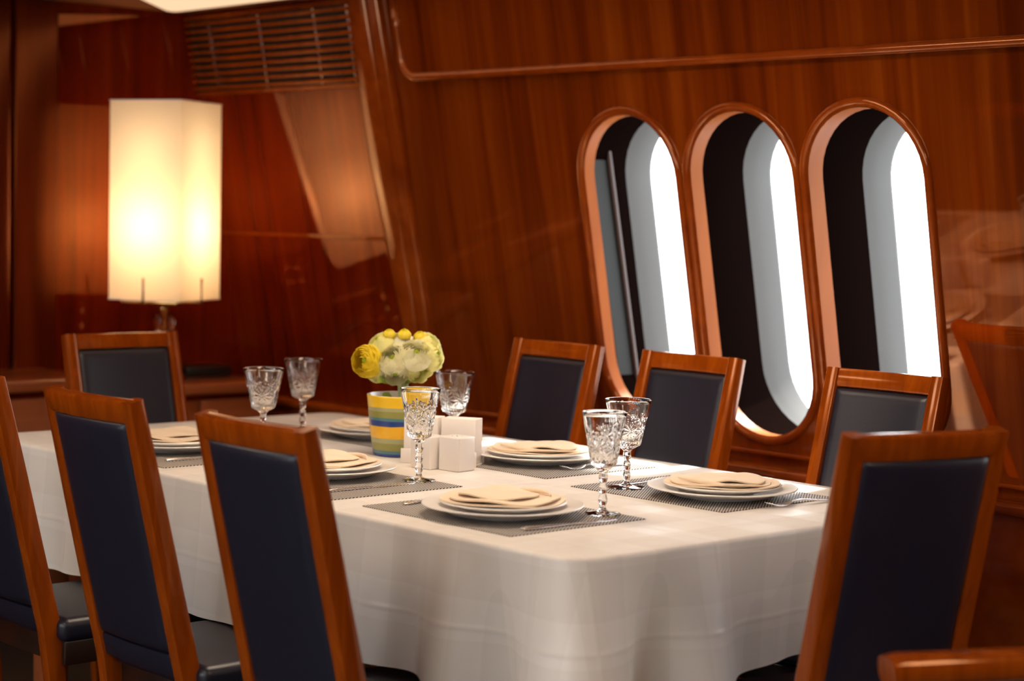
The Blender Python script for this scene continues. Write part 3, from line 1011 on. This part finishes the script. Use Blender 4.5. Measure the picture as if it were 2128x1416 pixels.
# ------------------------------------------------------------------ cut crystal goblets
def make_goblet(rt_, h, hb):
    """rt_ rim radius, h height, hb height of the bowl"""
    zb = h-hb
    rb = rt_*.60
    def cut(r, z, a):
        t = (z-zb)/hb
        if t < .02 or t > .80: return r
        dep = 0.0
        q = PI/3                                        # six columns of cut stars
        for row, (t0, off) in enumerate(((.36, 0), (.60, .5))):
            aa = (a/q + off) % 1.0 - .5
            dx = aa*q*r; dy = (t-t0)*hb
            d = math.hypot(dx, dy)
            R0 = .030 if row == 0 else .017
            if d < R0:
                ph = math.atan2(dy, dx)
                dep = max(dep, (1-d/R0)**.35*.0021*(.5+.5*math.cos((12 if row == 0 else 8)*ph))**2*min(1, d/.002))
        if t < .16: dep = max(dep, .0013*abs(math.cos(12*a)))
        return r - dep
    outer = [(0, 0), (rt_*.78, 0), (rt_*.80, .0012), (rt_*.78, .0028), (rt_*.4, .005), (.009, .009), (.0065, .014)]
    zz = .018; stem_top = zb-.008
    nk = 3
    while zz < stem_top-.004:           # faceted knops of the stem
        f = (zz-.018)/(stem_top-.018)
        outer.append((.0062+.0034*abs(math.sin(f*PI*nk)), zz)); zz += .004
    outer += [(.009, stem_top), (.016, zb-.002), (rb*.72, zb+.002), (rb*.95, zb+.006)]
    for i in range(1, 46):
        t = i/45
        outer.append((rb + (rt_-rb)*t**1.05, zb+.010+(hb-.010)*t))
    ot = len(outer)
    outer.append((rt_-.0008, h+.0006))
    wall = .0020
    for i in range(12):
        t = 1-i/12
        outer.append((rb + (rt_-rb)*t**1.05 - wall - .0012*(1-t), zb+.014+(hb-.0145)*t))
    outer += [(rb*.6, zb+.0115), (0, zb+.0105)]
    def fn(r, z, a):
        return r
    bm = bmesh.new()
    seg = 192
    rings = []
    for i, (r, z) in enumerate(outer):
        if r < 1e-6: rings.append([bm.verts.new((0, 0, z))]); continue
        ring = []
        for j in range(seg):
            a = 2*PI*j/seg
            rr = r
            if i < ot and z > zb+.004: rr = cut(r, z, a)
            elif 6 < i < ot and z < zb: rr = r*(1-.10*abs(math.cos(3*a)))
            elif z < .006 and r > .02: rr = r*(1-.012*abs(math.sin(8*a)))
            ring.append(bm.verts.new((rr*math.cos(a), rr*math.sin(a), z)))
        rings.append(ring)
    for a, b in zip(rings, rings[1:]):
        for j in range(seg):
            k = (j+1) % seg
            if len(a) == 1: bm.faces.new((a[0], b[j], b[k]))
            elif len(b) == 1: bm.faces.new((a[j], a[k], b[0]))
            else: bm.faces.new((a[j], a[k], b[k], b[j]))
    bmesh.ops.recalc_face_normals(bm, faces=bm.faces)
    o = obj_from('crystal_goblet', bm, M_glass); shade_auto(o, 40)
    return o
gA = make_goblet(.0465, .211, .115); gB = make_goblet(.0530, .200, .108)
GL = [(gA, .121, -.058, 'cut crystal wine goblet in front of the striped pot and napkin holder'),
      (gA, .712, -.054, 'nearest cut crystal goblet, slim, right of the foreground plate'),
      (gB, .468, .262, 'wide cut crystal goblet right behind the nearest slim goblet'),
      (gB, -.819, .293, 'farthest cut crystal goblet, upper of the left pair'),
      (gB, -.610, .018, 'cut crystal goblet just above the chair back, lower of the left pair'),
      (gB, -.290, .392, 'cut crystal goblet behind the napkin holder')]
for g, x, y, lab in GL:
    put(g, (x, y, TT+.0026 if not (abs(x+.29) < .01 or abs(x+.61) < .01) else TT+.0026), random.uniform(0, 1), lab, 'glass', 'cut crystal goblets')

# ------------------------------------------------------------------ striped flower pot, bouquet
def pot_mat():
    m, nt, b = new_mat('striped_glaze')
    N, L = nt.nodes, nt.links
    tc = N.new('ShaderNodeTexCoord'); sp = N.new('ShaderNodeSeparateXYZ'); L.new(tc.outputs['Object'], sp.inputs[0])
    n = N.new('ShaderNodeTexNoise'); n.inputs['Scale'].default_value = 30
    mp = N.new('ShaderNodeMapping'); mp.inputs['Scale'].default_value = (.3, .3, 3)
    L.new(tc.outputs['Object'], mp.inputs[0]); L.new(mp.outputs[0], n.inputs['Vector'])
    w = N.new('ShaderNodeMath'); w.operation = 'MULTIPLY_ADD'; w.inputs[1].default_value = .006
    L.new(n.outputs['Fac'], w.inputs[0]); L.new(sp.outputs['Z'], w.inputs[2])
    mr = N.new('ShaderNodeMapRange'); mr.inputs[1].default_value = .003; mr.inputs[2].default_value = .158
    L.new(w.outputs[0], mr.inputs[0])
    cr = N.new('ShaderNodeValToRGB'); cr.color_ramp.interpolation = 'CONSTANT'
    e = cr.color_ramp.elements
    Y = (.95, .60, .006); G = (.30, .30, .07); G2 = (.42, .42, .20); B = (.012, .05, .28); TE = (.08, .22, .26); YD = (.93, .50, .005)
    bands = [(0, B), (.05, TE), (.10, G), (.22, G2), (.30, YD), (.50, B), (.585, TE), (.635, G), (.74, G2), (.80, Y)]
    e[0].position = 0; e[0].color = (*bands[0][1], 1)
    e[1].position = bands[1][0]; e[1].color = (*bands[1][1], 1)
    for p, c in bands[2:]:
        k = e.new(p); k.color = (*c, 1)
    L.new(mr.outputs[0], cr.inputs[0]); L.new(cr.outputs[0], b.inputs['Base Color'])
    b.inputs['Roughness'].default_value = .25; b.inputs['Coat Weight'].default_value = .5
    return m
M_pot = pot_mat()
PX, PY = -.286, .214
pot = empty('flower_pot', (PX, PY, TT))
tag(pot, 'round ceramic pot with yellow, olive and blue stripes holding the flowers', 'pot')
bm = bmesh.new()
HP = .152
lathe(bm, [(0, 0), (.066, 0), (.070, .003), (.078, .06), (.084, .12), (.087, HP-.002), (.0875, HP), (.0865, HP+.0015)], 64)
shade_auto(obj_from('outer_wall', bm, M_pot, pot), 50)
bm = bmesh.new()
lathe(bm, [(.0868, HP+.0012), (.0845, HP+.0018), (.0825, HP-.001), (.079, .10), (.070, .012), (0, .008)], 64)
shade_auto(obj_from('inner_glaze', bm, M_ceramic, pot), 50)

M_stem = plain('green_stem', (.50, .56, .26), .5)
M_leaf = plain('green_leaf', (.34, .44, .06), .5)
def petal_mat(name, c0, c1):
    m, nt, b = new_mat(name)
    N, L = nt.nodes, nt.links
    n = N.new('ShaderNodeTexNoise'); n.inputs['Scale'].default_value = 35
    tc = N.new('ShaderNodeTexCoord'); L.new(tc.outputs['Object'], n.inputs['Vector'])
    cr = N.new('ShaderNodeMix'); cr.data_type = 'RGBA'
    cr.inputs[6].default_value = (*c0, 1); cr.inputs[7].default_value = (*c1, 1)
    L.new(n.outputs['Fac'], cr.inputs[0])
    # petals turn green-yellow towards the heart of the bloom
    fl = N.new('ShaderNodeVectorMath'); fl.operation = 'MULTIPLY'; fl.inputs[1].default_value = (1, 1, 0)
    ln = N.new('ShaderNodeVectorMath'); ln.operation = 'LENGTH'
    L.new(tc.outputs['Object'], fl.inputs[0]); L.new(fl.outputs[0], ln.inputs[0])
    mr = N.new('ShaderNodeMapRange'); mr.inputs[1].default_value = .003; mr.inputs[2].default_value = .011
    L.new(ln.outputs['Value'], mr.inputs[0])
    c2 = N.new('ShaderNodeMix'); c2.data_type = 'RGBA'
    c2.inputs[6].default_value = (c0[0]*.86, c0[1]*.95, c0[2]*.35, 1)
    L.new(mr.outputs[0], c2.inputs[0]); L.new(cr.outputs[2], c2.inputs[7])
    cr = c2
    L.new(cr.outputs[2], b.inputs['Base Color'])
    b.inputs['Roughness'].default_value = .6
    tr = N.new('ShaderNodeBsdfTranslucent'); L.new(cr.outputs[2], tr.inputs['Color'])
    mx = N.new('ShaderNodeMixShader'); mx.inputs[0].default_value = .45
    L.new(b.outputs[0], mx.inputs[1]); L.new(tr.outputs[0], mx.inputs[2])
    L.new(mx.outputs[0], N['Material Output'].inputs[0])
    return m
M_py = petal_mat('yellow_petal', (.93, .74, .02), (.96, .86, .12))
M_pc = petal_mat('cream_petal', (.93, .88, .36), (.96, .94, .56))
M_pw = petal_mat('ivory_petal', (.93, .90, .62), (.97, .95, .78))
M_core = petal_mat('green_yellow_core', (.45, .50, .03), (.70, .68, .05))

def flower_mesh(rad, rnd, tight=False):
    """ranunculus: thin overlapping petals in whorls, the inner rims closing over a small core; +z is where it faces"""
    bm = bmesh.new()
    whorls = 5 if tight else 9
    for w in range(whorls):
        f = w/(whorls-1)
        n = 3 + (w*2)//3
        B = rad*(.42 + .56*f)
        rim = rad*(.10 + (.42 if tight else .82)*f**1.05)
        zr = rad*(.60 - .42*f**1.8)
        if tight: zr = rad*(.70-.25*f)
        for k in range(n):
            a0 = 2*PI*k/n + w*.83 + rnd.uniform(-.12, .12)
            half = PI/n*1.30
            jit = rnd.uniform(-.035, .035)*rad
            nu, nv = 8, 7
            grid = []
            for i in range(nv+1):
                v = i/nv
                p0 = (rad*.10, -rad*.72); p1 = (B*1.32, -rad*.50); p2 = (B*1.14-rad*.06*(1-f), zr*.62); p3 = (rim, zr)
                c = ((1-v)**3, 3*v*(1-v)**2, 3*v*v*(1-v), v**3)
                rr = sum(c[q]*(p0, p1, p2, p3)[q][0] for q in range(4))
                z = sum(c[q]*(p0, p1, p2, p3)[q][1] for q in range(4)) + jit*v
                rr += rad*.075*v**7; z += rad*.085*v**7
                row = []
                for j in range(nu+1):
                    u = j/nu*2-1
                    wd = half*(.62+.38*math.sin(PI*min(.75, v+.1)))
                    a = a0 + u*wd
                    r2 = rr + rad*.03*v*u + rad*.018*math.sin(u*5+w+k)*v
                    zz = z - rad*.16*abs(u)**2.5*v
                    row.append(bm.verts.new((r2*math.cos(a), r2*math.sin(a), zz)))
                grid.append(row)
            for i in range(nv):
                for j in range(nu):
                    bm.faces.new((grid[i][j], grid[i][j+1], grid[i+1][j+1], grid[i+1][j]))
    return bm
def add_flower(parent, name, c, face, rad, mat, label=None, bud=False):
    rnd = random.Random(hash((round(c[0]*1000), round(c[2]*1000))) & 0xffff)
    rad0 = rad
    bm = flower_mesh(rad0, rnd, bud)
    o = obj_from(name, bm, mat, parent, smooth=True)
    d = Vector(face).normalized()
    o.rotation_euler = d.to_track_quat('Z', 'Y').to_euler()
    o.location = c
    bm = bmesh.new()
    bmesh.ops.create_icosphere(bm, subdivisions=2, radius=rad*.17)
    for v in bm.verts: v.co.z = v.co.z*.8 + rad*(.62 if bud else .50)
    co = obj_from('flower_centre', bm, M_core, o, smooth=True)
    if label: o['label'] = label
    return o
bq = empty('bouquet', (PX, PY, TT))
tag(bq, 'bouquet of yellow and cream ranunculus standing in the striped pot', 'flowers')
# camera-facing direction seen from the pot; u points right in the picture, w up, n towards the camera
nv = Vector((3.492-PX, -2.818-PY, .35)).normalized(); uv = Vector((0, 0, 1)).cross(nv).normalized(); wv = nv.cross(uv)
PXM = 1/850
def bp_(px, py, depth):      # offsets measured on the bouquet itself, its stem top being the origin
    return uv*((px-834)*PXM) + Vector((0, 0, 1))*((825-py)*PXM + .150) + nv*depth
FL = [ # x, y, depth, radius, material, facing (u, w, n)
    (760, 752, .035, .040, M_py, (-.35, .05, .9)),
    (815, 748, .052, .037, M_pw, (-.15, .35, .95)),
    (862, 738, .050, .040, M_pw, (.15, .45, .9)),
    (895, 738, .020, .040, M_pc, (.75, .25, .55)),
    (888, 712, .005, .034, M_pc, (.45, .75, .4)),
    (820, 772, .048, .036, M_pw, (-.05, -.35, .9)),
    (870, 765, .035, .038, M_pc, (.3, -.35, .8)),
    (788, 715, .015, .034, M_pc, (-.5, .7, .5)),
    (775, 775, .020, .030, M_pc, (-.6, -.5, .5)),
    (826, 715, .000, .040, M_pw, (0, .9, .3)),
    (850, 725, -.03, .042, M_pw, (.2, .6, -.5)),
    (800, 745, -.04, .042, M_pc, (-.5, .2, -.7)),
    (870, 760, -.035, .038, M_pc, (.5, -.1, -.7)),
]
top_pts = []
for (x, y, dpt, r_, m_, fc) in FL:
    c = bp_(x, y, dpt)
    face = uv*fc[0] + Vector((0, 0, 1))*fc[1] + nv*fc[2]
    add_flower(bq, 'ranunculus', c, face, r_, m_, {'yellow_petal': 'bright yellow ranunculus bloom'}.get(m_.name))
    top_pts.append(c - face.normalized()*r_*.8)
for (x, y, dpt, r_) in ((806, 693, .02, .017), (838, 693, .02, .018), (872, 697, .01, .018)):
    c = bp_(x, y, dpt)
    add_flower(bq, 'flower_bud', c, Vector((0, 0, 1))+nv*.35, r_, M_py, 'small round yellow bud', bud=True)
    top_pts.append(c - Vector((0, 0, r_*.8)))
hub = bp_(838, 790, .0); low = bp_(838, 838, -.005); foot_ = Vector((.01, .0, .012))
for k, tp in enumerate(top_pts):
    a = k*2.4; rr = .011
    off = Vector((math.cos(a), math.sin(a), 0))*rr*1.25*(.3+.7*((k*37) % 10)/10)
    bm = bmesh.new()
    tube(bm, [tp, tp*.45+(hub+off)*.55+Vector((0, 0, .006)), hub+off, low+off*.9, foot_+off*1.6], .0030, 6)
    obj_from('stem', bm, M_stem, bq, smooth=True)
def leaf(parent, pts, wid, name='leaf', mat=None):
    bm = bmesh.new()
    pts = [Vector(p) for p in pts]; n = len(pts); rows = []
    for i, p in enumerate(pts):
        t = (pts[min(i+1, n-1)]-pts[max(0, i-1)]).normalized()
        sd = t.cross(nv).normalized()
        w = wid*math.sin(PI*(i+.35)/(n-.3))
        rows.append([bm.verts.new(p-sd*w+nv*w*.3), bm.verts.new(p), bm.verts.new(p+sd*w+nv*w*.3)])
    for a, b in zip(rows, rows[1:]):
        for j in range(2): bm.faces.new((a[j], a[j+1], b[j+1], b[j]))
    o = obj_from(name, bm, mat or M_leaf, parent, smooth=True)
    md = o.modifiers.new('t', 'SOLIDIFY'); md.thickness = .0006
    return o
leaf(bq, [bp_(812, 800, .02), bp_(800, 792, .035), bp_(790, 790, .045), bp_(783, 796, .05)], .010)
leaf(bq, [bp_(838, 800, .0), bp_(852, 790, .02), bp_(864, 788, .03)], .008)
leaf(bq, [bp_(812, 845, .0), bp_(806, 833, .012), bp_(800, 824, .02), bp_(795, 821, .03)], .012)

NHX, NHY = -.092, .190
# ------------------------------------------------------------------ white napkin holder and the shakers in front of it
def shaker(x, y, rz, w, d, h, label, nm):
    root = empty(nm, (x, y, TT), rz)
    tag(root, label, 'shaker', 'square white shakers')
    bm = bmesh.new(); bm_box(bm, (0, 0, h/2), (w, d, h), .004, 3)
    shade_auto(obj_from('body', bm, M_ceramic, root), 50)
    bm = bmesh.new()
    for (a, b) in ((0, 0), (.008, .008), (-.008, .008), (.008, -.008), (-.008, -.008)):
        tube(bm, [(a, b, h-.0005), (a, b, h+.0003)], .0012, 8)
    obj_from('holes', bm, M_dark, root)
    return root
shaker(.018, .142, R(8), .066, .058, .082, 'square white ceramic shaker at the right, under the paper napkins', 'salt_shaker')
shaker(-.052, .112, R(8), .066, .058, .079, 'square white ceramic shaker left of its twin, behind the goblet stem', 'pepper_shaker')
nh = empty('napkin_holder', (NHX, NHY, TT), R(30))
tag(nh, 'white ceramic napkin holder beside the striped pot', 'napkin holder')
bm = bmesh.new()
bm_box(bm, (0, 0, .003), (.196, .060, .006), .002, 2)
obj_from('base', bm, M_ceramic, nh)
for s in (-1, 1):
    bm = bmesh.new(); bm_box(bm, (0, s*.030, .018), (.196, .004, .036), .0015, 2)
    shade_auto(obj_from('side_plate', bm, M_ceramic, nh))
pk0 = None
for i in range(9):
    bm_needed = pk0 is None
    if bm_needed:
        bm = bmesh.new()
        vs = bm_box(bm, (0, 0, .055), (.089, .0052, .108), .0018, 2)
        pk0 = obj_from('paper_napkin', bm, M_paper); shade_auto(pk0, 60)
for side in (-1, 1):
    for i in range(9):
        if i == 8: continue
        o = pk0 if (side == -1 and i == 0) else pk0.copy()
        if o is not pk0: COL.objects.link(o)
        off = Vector((side*.0485, -.0225+i*.0064, .0062))
        mw_ = Matrix.Rotation(R(30), 4, 'Z') @ off
        o.location = Vector((NHX, NHY, TT)) + mw_
        o.rotation_euler = (R(random.uniform(-.25, .25)), 0, R(30)+R(random.uniform(-.3, .3)))
        tag(o, ('folded white paper napkin in the left bunch of the white holder' if side < 0 else 'folded white paper napkin in the right bunch of the white holder'), 'paper napkin',
            'paper napkins in the left bunch' if side < 0 else 'paper napkins in the right bunch')
